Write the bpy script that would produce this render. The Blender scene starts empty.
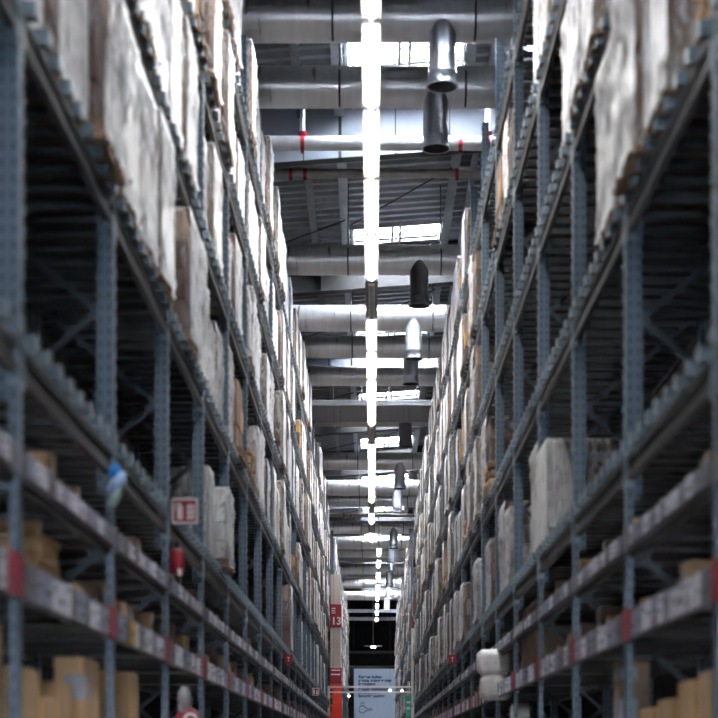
import bpy, bmesh, math, random
from mathutils import Vector
random.seed(7)
SC = bpy.context.scene
COL = SC.collection
H = 1.40            # camera height; every "rel" height below is measured from the lens
F = 1670.0          # focal length in pixels of the 718 px frame
L = 2.75            # bay length
AX = 1.60           # half width of the aisle
PI = math.pi

# ------------------------------------------------------------------ materials
def new_mat(name):
    m = bpy.data.materials.new(name); m.use_nodes = True
    nt = m.node_tree; nt.nodes.clear()
    out = nt.nodes.new('ShaderNodeOutputMaterial')
    return m, nt, out
def N(nt, t, **kw):
    n = nt.nodes.new(t)
    for k, v in kw.items():
        if hasattr(n, k): setattr(n, k, v)
        else: n.inputs[k].default_value = v
    return n
def pbr(name, col, rough=.6, metal=0.0, var=.15, scale=6.0, stretch=(1, 1, 1), bump=0.0, bscale=20.0, spec=.5, objvar=0.0, col2=None):
    m, nt, out = new_mat(name)
    b = N(nt, 'ShaderNodeBsdfPrincipled')
    b.inputs['Roughness'].default_value = rough; b.inputs['Metallic'].default_value = metal
    b.inputs['Specular IOR Level'].default_value = spec
    tc = N(nt, 'ShaderNodeTexCoord'); mp = N(nt, 'ShaderNodeMapping'); mp.inputs['Scale'].default_value = stretch
    nt.links.new(tc.outputs['Object'], mp.inputs[0])
    no = N(nt, 'ShaderNodeTexNoise'); no.inputs['Scale'].default_value = scale; no.inputs['Detail'].default_value = 4
    nt.links.new(mp.outputs[0], no.inputs['Vector'])
    r = N(nt, 'ShaderNodeValToRGB')
    c2 = col2 or tuple(c * (1 - var) for c in col)
    c1 = tuple(min(1, c * (1 + var)) for c in col) if not col2 else col
    r.color_ramp.elements[0].position = .35; r.color_ramp.elements[1].position = .65
    r.color_ramp.elements[0].color = (*c2, 1); r.color_ramp.elements[1].color = (*c1, 1)
    nt.links.new(no.outputs['Fac'], r.inputs[0])
    last = r.outputs[0]
    if objvar:
        oi = N(nt, 'ShaderNodeObjectInfo'); mr = N(nt, 'ShaderNodeMapRange')
        mr.inputs['To Min'].default_value = 1 - objvar; mr.inputs['To Max'].default_value = 1 + objvar
        nt.links.new(oi.outputs['Random'], mr.inputs['Value'])
        hs = N(nt, 'ShaderNodeHueSaturation'); nt.links.new(mr.outputs[0], hs.inputs['Value']); nt.links.new(last, hs.inputs['Color'])
        last = hs.outputs[0]
    nt.links.new(last, b.inputs['Base Color'])
    if bump:
        n2 = N(nt, 'ShaderNodeTexNoise'); n2.inputs['Scale'].default_value = bscale; n2.inputs['Detail'].default_value = 5
        nt.links.new(mp.outputs[0], n2.inputs['Vector'])
        bp = N(nt, 'ShaderNodeBump'); bp.inputs['Strength'].default_value = bump; bp.inputs['Distance'].default_value = .02
        nt.links.new(n2.outputs['Fac'], bp.inputs['Height']); nt.links.new(bp.outputs[0], b.inputs['Normal'])
    nt.links.new(b.outputs[0], out.inputs[0])
    return m
def math_n(nt, op, a, b=None, clamp=False):
    n = nt.nodes.new('ShaderNodeMath'); n.operation = op; n.use_clamp = clamp
    for i, v in enumerate((a, b)):
        if v is None: continue
        if isinstance(v, (int, float)): n.inputs[i].default_value = v
        else: nt.links.new(v, n.inputs[i])
    return n.outputs[0]
def post_mat():
    m, nt, out = new_mat('perforated_blue_steel')
    b = N(nt, 'ShaderNodeBsdfPrincipled'); b.inputs['Roughness'].default_value = .42; b.inputs['Metallic'].default_value = .25
    tc = N(nt, 'ShaderNodeTexCoord'); sp = N(nt, 'ShaderNodeSeparateXYZ'); nt.links.new(tc.outputs['Object'], sp.inputs[0])
    fz = math_n(nt, 'FRACT', math_n(nt, 'DIVIDE', sp.outputs['Z'], .075))
    hz = math_n(nt, 'LESS_THAN', fz, .5)
    ax = math_n(nt, 'ABSOLUTE', math_n(nt, 'SUBTRACT', math_n(nt, 'ABSOLUTE', sp.outputs['X']), .027))
    ay = math_n(nt, 'ABSOLUTE', math_n(nt, 'SUBTRACT', math_n(nt, 'ABSOLUTE', sp.outputs['Y']), .022))
    hx = math_n(nt, 'MAXIMUM', math_n(nt, 'LESS_THAN', ax, .009), math_n(nt, 'LESS_THAN', ay, .008))
    f = math_n(nt, 'MULTIPLY', hz, hx)
    mx = N(nt, 'ShaderNodeMix', data_type='RGBA')
    mx.inputs[6].default_value = (.098, .140, .185, 1); mx.inputs[7].default_value = (.048, .068, .088, 1)
    nt.links.new(f, mx.inputs[0]); nt.links.new(mx.outputs[2], b.inputs['Base Color'])
    nt.links.new(b.outputs[0], out.inputs[0]); return m
def duct_mat(name, col, rough):
    m, nt, out = new_mat(name)
    b = N(nt, 'ShaderNodeBsdfPrincipled'); b.inputs['Metallic'].default_value = .6
    tc = N(nt, 'ShaderNodeTexCoord')
    mp = N(nt, 'ShaderNodeMapping'); mp.inputs['Scale'].default_value = (1, .12, .12); nt.links.new(tc.outputs['Object'], mp.inputs[0])
    no = N(nt, 'ShaderNodeTexNoise'); no.inputs['Scale'].default_value = 9; no.inputs['Detail'].default_value = 3; nt.links.new(mp.outputs[0], no.inputs['Vector'])
    r = N(nt, 'ShaderNodeValToRGB')
    r.color_ramp.elements[0].position = .3; r.color_ramp.elements[1].position = .7
    r.color_ramp.elements[0].color = (*[c * .86 for c in col], 1); r.color_ramp.elements[1].color = (*col, 1)
    nt.links.new(no.outputs['Fac'], r.inputs[0]); nt.links.new(r.outputs[0], b.inputs['Base Color'])
    mr = N(nt, 'ShaderNodeMapRange'); mr.inputs['To Min'].default_value = rough - .1; mr.inputs['To Max'].default_value = rough + .15
    nt.links.new(no.outputs['Fac'], mr.inputs['Value']); nt.links.new(mr.outputs[0], b.inputs['Roughness'])
    w = N(nt, 'ShaderNodeTexWave'); w.wave_profile = 'SIN'; w.bands_direction = 'X'; w.inputs['Scale'].default_value = 2.6
    w.inputs['Distortion'].default_value = .4; nt.links.new(tc.outputs['Object'], w.inputs['Vector'])
    n3 = N(nt, 'ShaderNodeTexNoise'); n3.inputs['Scale'].default_value = 14; nt.links.new(tc.outputs['Object'], n3.inputs['Vector'])
    ad = math_n(nt, 'ADD', w.outputs['Fac'], math_n(nt, 'MULTIPLY', n3.outputs['Fac'], .7))
    bp = N(nt, 'ShaderNodeBump'); bp.inputs['Strength'].default_value = .10; bp.inputs['Distance'].default_value = .008
    nt.links.new(ad, bp.inputs['Height']); nt.links.new(bp.outputs[0], b.inputs['Normal'])
    nt.links.new(b.outputs[0], out.inputs[0]); return m
def film_mat(name, col, lo, hi):
    m, nt, out = new_mat(name)
    lw = N(nt, 'ShaderNodeLayerWeight'); lw.inputs['Blend'].default_value = .5
    mr = N(nt, 'ShaderNodeMapRange'); mr.inputs['From Min'].default_value = .35; mr.inputs['From Max'].default_value = .85
    mr.inputs['To Min'].default_value = lo; mr.inputs['To Max'].default_value = hi
    nt.links.new(lw.outputs['Facing'], mr.inputs['Value'])
    tc = N(nt, 'ShaderNodeTexCoord'); mp = N(nt, 'ShaderNodeMapping'); mp.inputs['Scale'].default_value = (3.2, 3.2, .9)
    nt.links.new(tc.outputs['Object'], mp.inputs[0])
    no = N(nt, 'ShaderNodeTexNoise'); no.inputs['Scale'].default_value = 4.5; no.inputs['Detail'].default_value = 6; no.inputs['Distortion'].default_value = .8
    nt.links.new(mp.outputs[0], no.inputs['Vector'])
    v = math_n(nt, 'MULTIPLY', math_n(nt, 'SUBTRACT', no.outputs['Fac'], .52), 1.7)
    fac = math_n(nt, 'ADD', mr.outputs[0], v, clamp=True)
    t = N(nt, 'ShaderNodeBsdfTransparent'); t.inputs[0].default_value = (.96, .97, 1, 1)
    b = N(nt, 'ShaderNodeBsdfPrincipled'); b.inputs['Base Color'].default_value = (*col, 1)
    b.inputs['Roughness'].default_value = .28; b.inputs['Specular IOR Level'].default_value = .8
    bp = N(nt, 'ShaderNodeBump'); bp.inputs['Strength'].default_value = .8; bp.inputs['Distance'].default_value = .03
    nt.links.new(no.outputs['Fac'], bp.inputs['Height']); nt.links.new(bp.outputs[0], b.inputs['Normal'])
    mx = N(nt, 'ShaderNodeMixShader'); nt.links.new(fac, mx.inputs[0])
    nt.links.new(t.outputs[0], mx.inputs[1]); nt.links.new(b.outputs[0], mx.inputs[2]); nt.links.new(mx.outputs[0], out.inputs[0])
    return m
def emit_mat(name, col, s):
    m, nt, out = new_mat(name)
    e = N(nt, 'ShaderNodeEmission'); e.inputs[0].default_value = (*col, 1); e.inputs[1].default_value = s
    nt.links.new(e.outputs[0], out.inputs[0]); return m
def pane_mat():
    m, nt, out = new_mat('skylight_polycarbonate')
    t = N(nt, 'ShaderNodeBsdfTransparent'); t.inputs[0].default_value = (.95, .97, 1, 1)
    d = N(nt, 'ShaderNodeBsdfTranslucent'); d.inputs[0].default_value = (.9, .93, 1, 1)
    mx = N(nt, 'ShaderNodeMixShader'); mx.inputs[0].default_value = .35
    nt.links.new(t.outputs[0], mx.inputs[1]); nt.links.new(d.outputs[0], mx.inputs[2]); nt.links.new(mx.outputs[0], out.inputs[0]); return m
def plastic_mat(name, col, op):
    m, nt, out = new_mat(name)
    t = N(nt, 'ShaderNodeBsdfTransparent')
    b = N(nt, 'ShaderNodeBsdfPrincipled'); b.inputs['Base Color'].default_value = (*col, 1); b.inputs['Roughness'].default_value = .15
    mx = N(nt, 'ShaderNodeMixShader'); mx.inputs[0].default_value = op
    nt.links.new(t.outputs[0], mx.inputs[1]); nt.links.new(b.outputs[0], mx.inputs[2]); nt.links.new(mx.outputs[0], out.inputs[0]); return m

TUBE = 30.0
M = dict(
    post=post_mat(),
    brace=pbr('brace_steel', (.045, .058, .07), .45, .4),
    beam=pbr('beam_steel', (.078, .074, .075), .6, .05, .2, 5, (.3, 1, 1), .15, 12),
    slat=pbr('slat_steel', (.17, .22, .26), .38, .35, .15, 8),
    slat_shaded=pbr('shaded_deck_steel', (.030, .036, .040), .5, .3, .2, 8),
    shelf=pbr('shelf_board', (.16, .16, .17), .6),
    strip=pbr('shelf_edge_rail', (.15, .14, .165), .5, .1, .2, 9),
    white=pbr('label_white', (.74, .74, .82), .6, 0, .12, 20),
    grey=pbr('label_grey', (.28, .30, .40), .6, 0, .2, 20),
    ink=pbr('print_ink', (.03, .03, .04), .6),
    yellow=pbr('yellow_plastic', (.72, .38, .03), .5, objvar=.15),
    red=pbr('red_enamel', (.27, .008, .022), .45, 0, .06),
    scarlet=pbr('scarlet_panel', (.95, .05, .01), .45, 0, .05),
    paint=pbr('white_paint', (.72, .70, .68), .45, 0, .05),
    column=pbr('column_paint', (.56, .51, .46), .6, 0, .06, 2),
    wood=pbr('pallet_wood', (.22, .135, .08), .75, 0, .35, 6, (1, 6, 6), .2, objvar=.25),
    carton=pbr('carton_board', (.30, .20, .14), .75, 0, .16, 3, (1, 1, .4), .15, 18, objvar=.28),
    cartondk=pbr('carton_board_dark', (.15, .098, .075), .75, 0, .2, 3, (1, 1, .4), .15, 18, objvar=.3),
    kraft=pbr('kraft_carton', (.58, .37, .20), .75, 0, .14, 2.5, (1, 1, .5), .12, 14, objvar=.18),
    edge=pbr('carton_seam', (.10, .055, .03), .8),
    tape=pbr('parcel_tape', (.50, .36, .20), .3),
    sticker=pbr('shipping_sticker', (.40, .44, .52), .5),
    board=pbr('white_carton', (.66, .64, .60), .7, 0, .12, 4, bump=.1, objvar=.12),
    film=film_mat('stretch_film', (.80, .80, .83), .08, .80),
    filmw=film_mat('cloudy_stretch_film', (.82, .82, .83), .26, 1.0),
    duct=duct_mat('galvanised_duct', (.86, .87, .90), .30),
    nozzle=duct_mat('galvanised_outlet', (.74, .78, .88), .30),
    nozzle_shaded=duct_mat('shaded_outlet', (.13, .13, .14), .35),  # darker copy of the outlet metal, lack of light put into its colour
    inside=pbr('outlet_inside', (.03, .03, .03), .8),
    rduct=duct_mat('lagged_rectangular_duct', (.44, .42, .42), .6),
    pipe=pbr('sprinkler_pipe', (.56, .58, .60), .35, .55, .1, 5),
    pipedk=pbr('old_pipe', (.30, .28, .26), .5, .4, .15, 5),
    dark=pbr('dark_steel', (.045, .05, .055), .5, .3),
    roof=pbr('roof_sheet', (.26, .27, .30), .42, .45, .12, 2),
    girder=pbr('dark_girder_paint', (.020, .020, .021), .6, .1),
    panel=pbr('pale_smoke_curtain', (.30, .34, .41), .5, .1, .06, 1.2),
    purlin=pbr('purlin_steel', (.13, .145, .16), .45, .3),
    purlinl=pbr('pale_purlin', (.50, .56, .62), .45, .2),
    wall=pbr('dark_wall_sheet', (.014, .014, .015), .9, spec=.1),
    backwall=pbr('olive_block_wall', (.042, .043, .038), .9, 0, .25, 3, (1, 1, 3), .2),
    floor=pbr('concrete_floor', (.26, .25, .24), .35, 0, .12, 1.5, bump=.05),
    tube=emit_mat('fluorescent_tube', (1.0, .97, .92), TUBE),
    tubefar=emit_mat('fluorescent_tube_far', (1.0, .97, .92), TUBE),
    tubeoff=pbr('unlit_diffuser', (.16, .13, .12), .3),
    house=pbr('lamp_housing', (.75, .75, .73), .4),
    housedk=pbr('lamp_housing_grey', (.16, .15, .15), .5, .3),
    pane=pane_mat(),
    sign=pbr('banner_blue_grey', (.38, .46, .58), .6, 0, .03),
    signpanel=pbr('banner_ink', (.02, .035, .10), .6),
    blue=pbr('blue_bag', (.02, .30, .80), .35),
    paleblue=pbr('pale_blue_bag', (.45, .62, .95), .35),
    mint=pbr('mint_plastic', (.40, .58, .52), .4),
    green=pbr('green_sign', (.05, .42, .26), .5),
    clear=plastic_mat('clear_bag', (.75, .78, .82), .45),
    bulb=emit_mat('spot_bulb', (1, .95, .9), 14),
)

# ------------------------------------------------------------------ mesh building
class MB:
    def __init__(s): s.v = []; s.f = []; s.m = []; s.mats = []; s.sm = []
    def mi(s, k):
        if k not in s.mats: s.mats.append(k)
        return s.mats.index(k)
    def add(s, vs, fs, k, smooth=False):
        b = len(s.v); s.v += [tuple(p) for p in vs]; i = s.mi(k)
        for f in fs: s.f.append([b + q for q in f]); s.m.append(i); s.sm.append(smooth)
        return s
    def box(s, x0, x1, y0, y1, z0, z1, k):
        return s.add([(x0, y0, z0), (x1, y0, z0), (x1, y1, z0), (x0, y1, z0), (x0, y0, z1), (x1, y0, z1), (x1, y1, z1), (x0, y1, z1)],
                     [(0, 3, 2, 1), (4, 5, 6, 7), (0, 1, 5, 4), (1, 2, 6, 5), (2, 3, 7, 6), (3, 0, 4, 7)], k)
    def bbox(s, x0, x1, y0, y1, z0, z1, k, c=.01):
        # box with chamfered edges
        X, Y, Z = (x0, x1), (y0, y1), (z0, z1); vs = []; idx = {}
        for i in (0, 1):
            for j in (0, 1):
                for l in (0, 1):
                    sx, sy, sz = (1, -1)[i], (1, -1)[j], (1, -1)[l]
                    for a in range(3):
                        p = [X[i] + sx * c, Y[j] + sy * c, Z[l] + sz * c]
                        p[a] = (X[i], Y[j], Z[l])[a]
                        idx[i, j, l, a] = len(vs); vs.append(p)
        fs = []
        for a in range(3):
            for q in (0, 1):
                o = [b for b in range(3) if b != a]; r = []
                for (u, w) in ((0, 0), (1, 0), (1, 1), (0, 1)):
                    t = [0, 0, 0]; t[a] = q; t[o[0]] = u; t[o[1]] = w; r.append(idx[t[0], t[1], t[2], a])
                fs.append(r)
        for a in range(3):
            o = [b for b in range(3) if b != a]
            for u in (0, 1):
                for w in (0, 1):
                    t0 = [0, 0, 0]; t0[o[0]] = u; t0[o[1]] = w; t1 = list(t0); t1[a] = 1
                    fs.append([idx[(*t0, o[0])], idx[(*t1, o[0])], idx[(*t1, o[1])], idx[(*t0, o[1])]])
        for i in (0, 1):
            for j in (0, 1):
                for l in (0, 1): fs.append([idx[i, j, l, a] for a in range(3)])
        ctr = Vector(((x0 + x1) / 2, (y0 + y1) / 2, (z0 + z1) / 2)); out = []
        for f in fs:
            p = [Vector(vs[q]) for q in f]; n = (p[1] - p[0]).cross(p[2] - p[0]); cc = sum(p, Vector()) / len(p)
            out.append(f if n.dot(cc - ctr) > 0 else f[::-1])
        return s.add(vs, out, k)
    def bar(s, a, b, w, h, k):
        a, b = Vector(a), Vector(b); d = (b - a).normalized()
        up = Vector((0, 0, 1)) if abs(d.z) < .95 else Vector((0, 1, 0))
        sx = d.cross(up).normalized() * w / 2; sy = sx.cross(d).normalized() * h / 2
        vs = [p + i * sx + j * sy for p in (a, b) for i, j in ((-1, -1), (1, -1), (1, 1), (-1, 1))]
        return s.add(vs, [(0, 1, 2, 3), (7, 6, 5, 4), (1, 0, 4, 5), (2, 1, 5, 6), (3, 2, 6, 7), (0, 3, 7, 4)], k)
    def cyl(s, a, b, r, k, n=16, r2=None, caps=True):
        a, b = Vector(a), Vector(b); d = (b - a).normalized(); r2 = r if r2 is None else r2
        u = d.orthogonal().normalized(); w = d.cross(u); vs = []
        for p, q in ((a, r), (b, r2)):
            for i in range(n):
                t = 2 * PI * i / n; vs.append(p + (u * math.cos(t) + w * math.sin(t)) * q)
        s.add(vs, [(i, (i + 1) % n, n + (i + 1) % n, n + i) for i in range(n)], k, True)
        if caps: s.add(vs, [tuple(range(n))[::-1], tuple(range(n, 2 * n))], k)
        return s
    def lathe(s, prof, k, n=20, ctr=(0, 0)):
        vs = [(ctr[0] + r * math.cos(2 * PI * i / n), ctr[1] + r * math.sin(2 * PI * i / n), z) for r, z in prof for i in range(n)]
        return s.add(vs, [(j * n + i, j * n + (i + 1) % n, (j + 1) * n + (i + 1) % n, (j + 1) * n + i) for j in range(len(prof) - 1) for i in range(n)], k, True)
    def mesh(s, name, sx=1):
        me = bpy.data.meshes.new(name)
        me.from_pydata([(x * sx, y, z) for x, y, z in s.v], [], [f[::-1] for f in s.f] if sx < 0 else s.f)
        for k in s.mats: me.materials.append(M[k])
        me.polygons.foreach_set('material_index', s.m); me.polygons.foreach_set('use_smooth', s.sm)
        me.update(); return me

def link(name, data, parent=None, loc=(0, 0, 0), rz=0.0):
    o = bpy.data.objects.new(name, data); COL.objects.link(o)
    o.location = loc; o.rotation_euler = (0, 0, rz)
    if parent is not None: o.parent = parent
    return o
def tag(o, label=None, cat=None, group=None, kind=None):
    if label: o['label'] = label
    if cat: o['category'] = cat
    if group: o['group'] = group
    if kind: o['kind'] = kind
    return o
def struct(name, mb, loc=(0, 0, 0)):
    o = link(name, mb.mesh(name), None, loc); o['kind'] = 'structure'; return o
CACHE = {}
def cached(key, fn, sx=1):
    k = (key, sx)
    if k not in CACHE: CACHE[k] = fn().mesh(key, sx)
    return CACHE[k]
def copy_tree(o, parent=None):
    c = o.copy(); COL.objects.link(c)
    if parent is not None: c.parent = parent
    for ch in list(o.children): copy_tree(ch, c)
    return c
ORD = ['first', 'second', 'third', 'fourth', 'fifth', 'sixth', 'seventh', 'eighth', 'ninth', 'tenth', 'eleventh', 'twelfth', 'thirteenth', 'fourteenth',
       'fifteenth', 'sixteenth', 'seventeenth', 'eighteenth', 'nineteenth', 'twentieth']

# ------------------------------------------------------------------ setting
XW = 3.45; YN = -5.8; YE = 128.0; SL = .071
def roofz(x): return H + 12.0 + SL * x
struct('floor', MB().box(-XW, XW, YN, YE, -.1, 0, 'floor'))
for nm, x0, x1 in (('wall_left', -XW - .1, -XW), ('wall_right', XW, XW + .1)):
    mb = MB().box(x0, x1, YN, YE, 0, H + 12.3, 'wall')
    struct(nm, mb)
WZ0, WZ1, WX = 1.2, 2.5, 1.35
struct('wall_near', MB().box(-XW, XW, YN - .1, YN, 0, WZ0, 'wall').box(-XW, XW, YN - .1, YN, WZ1, H + 12.3, 'wall').box(-XW, -WX, YN - .1, YN, WZ0, WZ1, 'wall').box(WX, XW, YN - .1, YN, WZ0, WZ1, 'wall'))
mb = MB()
for x in (-WX, -.5, .44, WX - .06): mb.box(x, x + .06, YN - .08, YN - .02, WZ0, WZ1, 'house')
for z in (WZ0, 1.8, WZ1 - .06): mb.box(-WX, WX, YN - .08, YN - .02, z, z + .06, 'house')
fr = struct('window_20', mb)  # unseen window added behind the camera, fill daylight for the rack fronts
link('pane', MB().box(-WX, WX, YN - .055, YN - .045, WZ0, WZ1, 'pane').mesh('added_fill_pane'), fr)
mb = MB().box(-XW, XW, YE, YE + .15, 0, H + 12.3, 'wall')
mb.box(-XW, XW, YE - .03, YE, 0, H + 7.6, 'backwall')
mb.box(-XW, XW, YE - .12, YE - .03, H + 7.55, H + 7.75, 'purlin')
mb.box(-XW, XW, YE - .12, YE - .03, H + 6.5, H + 6.62, 'purlin')
struct('wall_back', mb)

# roof: trapezoid sheet with ribs along x and skylight openings before every girder
GY = [30.9 + 8.8 * k for k in range(-4, 12)]
SX0, SX1 = -.47, 1.62
def skyrange(g): return (g - 3.2 if 30 < g < 31 else g - (1.55 if g < 60 else 2.4)), (g - 1.55 if 30 < g < 31 else g - .35)
def add_roof():
    mb = MB(); y = YN; pitch = .40
    while y < YE:
        insky = any(a - .01 <= y + pitch / 2 <= b + .01 for a, b in map(skyrange, [g for g in GY if g < 122]))
        segs = [(-XW, XW)] if not insky else [(-2.6, SX0), (SX1, 2.7)]
        p = [(y, 0), (y + .14, 0), (y + .18, .09), (y + .36, .09), (y + .40, 0)]
        for x0, x1 in segs:
            vs = []
            for (yy, dz) in p:
                vs += [(x0, yy, roofz(x0) + dz), (x1, yy, roofz(x1) + dz)]
            mb.add(vs, [(2 * i, 2 * i + 1, 2 * i + 3, 2 * i + 2) for i in range(4)], 'roof')
            mb.add([(q[0], q[1], q[2] + .2) for q in (vs[0], vs[1], vs[9], vs[8])], [(0, 1, 2, 3)], 'roof')
        y += pitch
    return mb
struct('ceiling', add_roof())
n = 0
for g in [g for g in GY if g < 122]:
    a, b = skyrange(g)
    # snap to the rib pitch
    ks = [YN + .4 * i for i in range(400) if a - .01 <= YN + .4 * i + .2 <= b + .01]
    if not ks: continue
    a, b = ks[0], ks[-1] + .4
    n += 1
    mb = MB()
    def zx(x, d): return roofz(x) + d
    for x0, x1 in ((SX0, SX0 + .06), (SX1 - .06, SX1), (.44, .50), (.62, .68)):
        mb.add([(x0, a, zx(x0, -.06)), (x1, a, zx(x1, -.06)), (x1, b, zx(x1, -.06)), (x0, b, zx(x0, -.06)),
                (x0, a, zx(x0, .12)), (x1, a, zx(x1, .12)), (x1, b, zx(x1, .12)), (x0, b, zx(x0, .12))],
               [(0, 3, 2, 1), (4, 5, 6, 7), (0, 1, 5, 4), (1, 2, 6, 5), (2, 3, 7, 6), (3, 0, 4, 7)], 'house')
    for yy in (a + .02, (a + b) / 2, b - .05):
        mb.bar((SX0, yy, zx(SX0, 0)), (SX1, yy, zx(SX1, 0)), .03, .05, 'housedk')
    fr = struct('window_%d' % n, mb)
    for xa, xb in ((-XW, -2.6), (2.7, XW)):  # side skylights out of view, added to brighten ducts and ceiling
        link('pane', MB().add([(xa, a, zx(xa, .10)), (xb, a, zx(xb, .10)), (xb, b, zx(xb, .10)), (xa, b, zx(xa, .10))], [(0, 3, 2, 1)], 'pane').mesh('pane'), fr)
    pm = MB().add([(SX0, a, zx(SX0, .10)), (SX1, a, zx(SX1, .10)), (SX1, b, zx(SX1, .10)), (SX0, b, zx(SX0, .10))], [(0, 3, 2, 1)], 'pane')
    link('pane', pm.mesh('pane'), fr)

# girders (part of the fixed building)
for i, g in enumerate(GY):
    pale = (i - 4) in (0, 2, 5, 7, 9)
    if g > YE - 1: continue
    mb = MB(); z0 = 11.0 + H
    def slab(ya, yb, d0, d1, k, xa=-XW, xb=XW):
        mb.add([(xa, ya, z0 + d0 + SL * xa), (xb, ya, z0 + d0 + SL * xb), (xb, yb, z0 + d0 + SL * xb), (xa, yb, z0 + d0 + SL * xa),
                (xa, ya, z0 + d1 + SL * xa), (xb, ya, z0 + d1 + SL * xb), (xb, yb, z0 + d1 + SL * xb), (xa, yb, z0 + d1 + SL * xa)],
               [(0, 3, 2, 1), (4, 5, 6, 7), (0, 1, 5, 4), (1, 2, 6, 5), (2, 3, 7, 6), (3, 0, 4, 7)], k)
    slab(g - .015, g + .015, .04, .95, 'girder')
    slab(g - .16, g + .16, 0, .04, 'girder'); slab(g - .16, g + .16, .93, .97, 'girder')
    for xx in (-2.4, -1.2, 0, 1.2, 2.4): slab(g - .13, g + .13, .04, .93, 'girder', xx - .01, xx + .01)
    if pale:
        for xa, xb in ((-XW, -1.27), (-1.25, -.62), (-.56, .42), (.44, 1.42), (1.44, 2.4), (2.42, XW)):
            slab(g - .20, g - .17, -.03, .95, 'panel', xa, xb)
        slab(g - .17, g - .162, -.02, .95, 'girder')
    struct('trim_%d' % (i + 1), mb)
j = 30
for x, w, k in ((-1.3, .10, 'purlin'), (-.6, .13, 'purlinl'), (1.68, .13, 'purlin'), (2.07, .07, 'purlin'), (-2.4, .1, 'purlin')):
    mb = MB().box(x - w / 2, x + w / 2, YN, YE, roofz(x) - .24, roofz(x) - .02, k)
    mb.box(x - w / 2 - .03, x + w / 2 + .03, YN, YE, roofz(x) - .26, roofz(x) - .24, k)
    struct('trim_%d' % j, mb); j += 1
# diagonal wind rods and thin cross bars
for i, g in enumerate(GY[4:]):
    mb = MB().cyl((-.5, g + 6.3, H + 11.72), (1.6, g + 2.6, H + 11.72), .018, 'dark', 6)
    mb.cyl((-2.4, g + 7.6, H + 11.60), (-.6, g + 5.8, H + 11.68), .018, 'dark', 6)
    mb.box(-XW, XW, g + 7.55, g + 7.62, H + 11.45, H + 11.52, 'dark')
    struct('trim_%d' % (40 + i), mb)

# ------------------------------------------------------------------ ducts
def duct_round(Y, dia, label, outlet=None, dark=False, ob=9.32, ox=.985):
    r = dia / 2; zc = 10.0 + r
    mb = MB()
    mb.cyl((-XW + .02, 0, 0), (XW - .02, 0, 0), r, 'duct', 40)
    root = link('air_duct', mb.mesh('air_duct'), None, (0, Y, H + zc)); tag(root, label, 'duct', 'round ventilation ducts')
    for x in (-2.3, -1.05, -.28, .66, 1.45, 2.6):
        link('joint_collar', cached('collar%d' % (dia * 100), lambda: MB().cyl((-.02, 0, 0), (.02, 0, 0), r + .012, 'duct', 40)), root, (x, 0, 0))
    for x in (-.50 if Y > 24 else -.55, 1.44):
        mb = MB().cyl((x, -r - .02, -r * .75), (x, -r - .02, .1), .016, 'dark', 6)
        mb.cyl((x, -r - .02, .1), (x, -.02, r + .05), .016, 'dark', 6); mb.cyl((x, 0, r + .02), (x, 0, 12 - zc - .1), .012, 'dark', 6)
        mb.cyl((x, -r - .02, -r * .75), (x, -r * .3, -r - .03), .016, 'dark', 6)
        link('hanger', mb.mesh('hanger'), root)
    if outlet:
        k = 'nozzle_shaded' if dark else 'nozzle'
        b = ob - zc
        mb = MB().lathe([(.195, 0), (.195, b + .20), (.20, b + .19), (.20, b + .17), (.193, b + .16), (.20, b + .03), (.215, b)], k, 28)
        mb.lathe([(.215, b), (.175, b + .005), (.170, b + .5)], 'inside', 28)
        mb.lathe([(.170, b + .5), (.001, b + .5)], 'inside', 28)
        o = link('outlet', mb.mesh('outlet'), root, (ox, -.105, 0))
        link('rim', MB().lathe([(.205, b + .02), (.225, b + .01), (.225, b - .006), (.205, b - .006)], k, 28).mesh('rim'), o)
        if dark: o['label'] = 'downward outlet coloured dark as unlit'
    return root
spec = [(23.5, .66, 'nearest round galvanised air duct across the top of the aisle, with outlet', True, False),
        (25.9, .62, 'second round air duct crossing under the first skylight, with a downward outlet', True, False),
        (35.0, .62, 'brownish round air duct in front of a black girder, outlet coloured dark as unlit', True, True),
        (39.7, .62, 'bright-topped round air duct, front one of the pair behind the black outlet', True, False),
        (42.4, .56, 'round air duct, rear one of the middle pair in front of pale panels', True, False),
        (59.2, .62, 'round air duct with long hanging outlet beyond the rectangular duct', True, False),
        (65.2, .62, 'round air duct, front one of the far pair beyond three unlit lamps', True, False),
        (68.2, .55, 'round air duct, rear one of the far pair', False, False),
        (76.6, .60, 'brownish round air duct over the aisle crossing', True, True),
        (82.3, .62, 'first round air duct beyond the number 13 column', True, False),
        (86.0, .55, 'second round air duct beyond the number 13 column', True, False),
        (94.0, .60, 'third round air duct beyond the number 13 column', True, True),
        (102.0, .62, 'last but one round air duct before the dark end wall', True, False),
        (110.0, .60, 'farthest round air duct before the dark end wall', True, False)]
for Y, d, lab, o, dk in spec: duct_round(Y, d, lab, o, dk)
def duct_rect(Y, x0, x1, z0, dz, dy, label, k='rduct', outlet=False):
    mb = MB(); e = .02; x = x0; n = 0
    mb.box(x0, x1, 0, dy, 0, dz, k)
    root = link('rectangular_air_duct', mb.mesh('rectangular_air_duct'), None, (0, Y, H + z0)); tag(root, label, 'duct')
    for x in (-1.15, -.95, .1, .95, 1.12):
        link('joint_flange', cached('flange', lambda: MB().box(-.015, .015, -.03, dy + .03, -.03, dz + .03, 'pipedk')), root, (x, 0, 0))
    if outlet:
        mb = MB().lathe([(.21, 0), (.20, -.66), (.22, -.70)], 'nozzle_shaded', 24); mb.lathe([(.22, -.70), (.18, -.69), (.18, -.2), (.001, -.2)], 'inside', 24)
        link('outlet', mb.mesh('outlet'), root, (1.02, .3, 0))
    return root
duct_rect(50.6, -XW + .05, XW - .05, 10.0, .55, .75, 'brown-grey rectangular air duct with flanged joints across the aisle', outlet=True)
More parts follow.
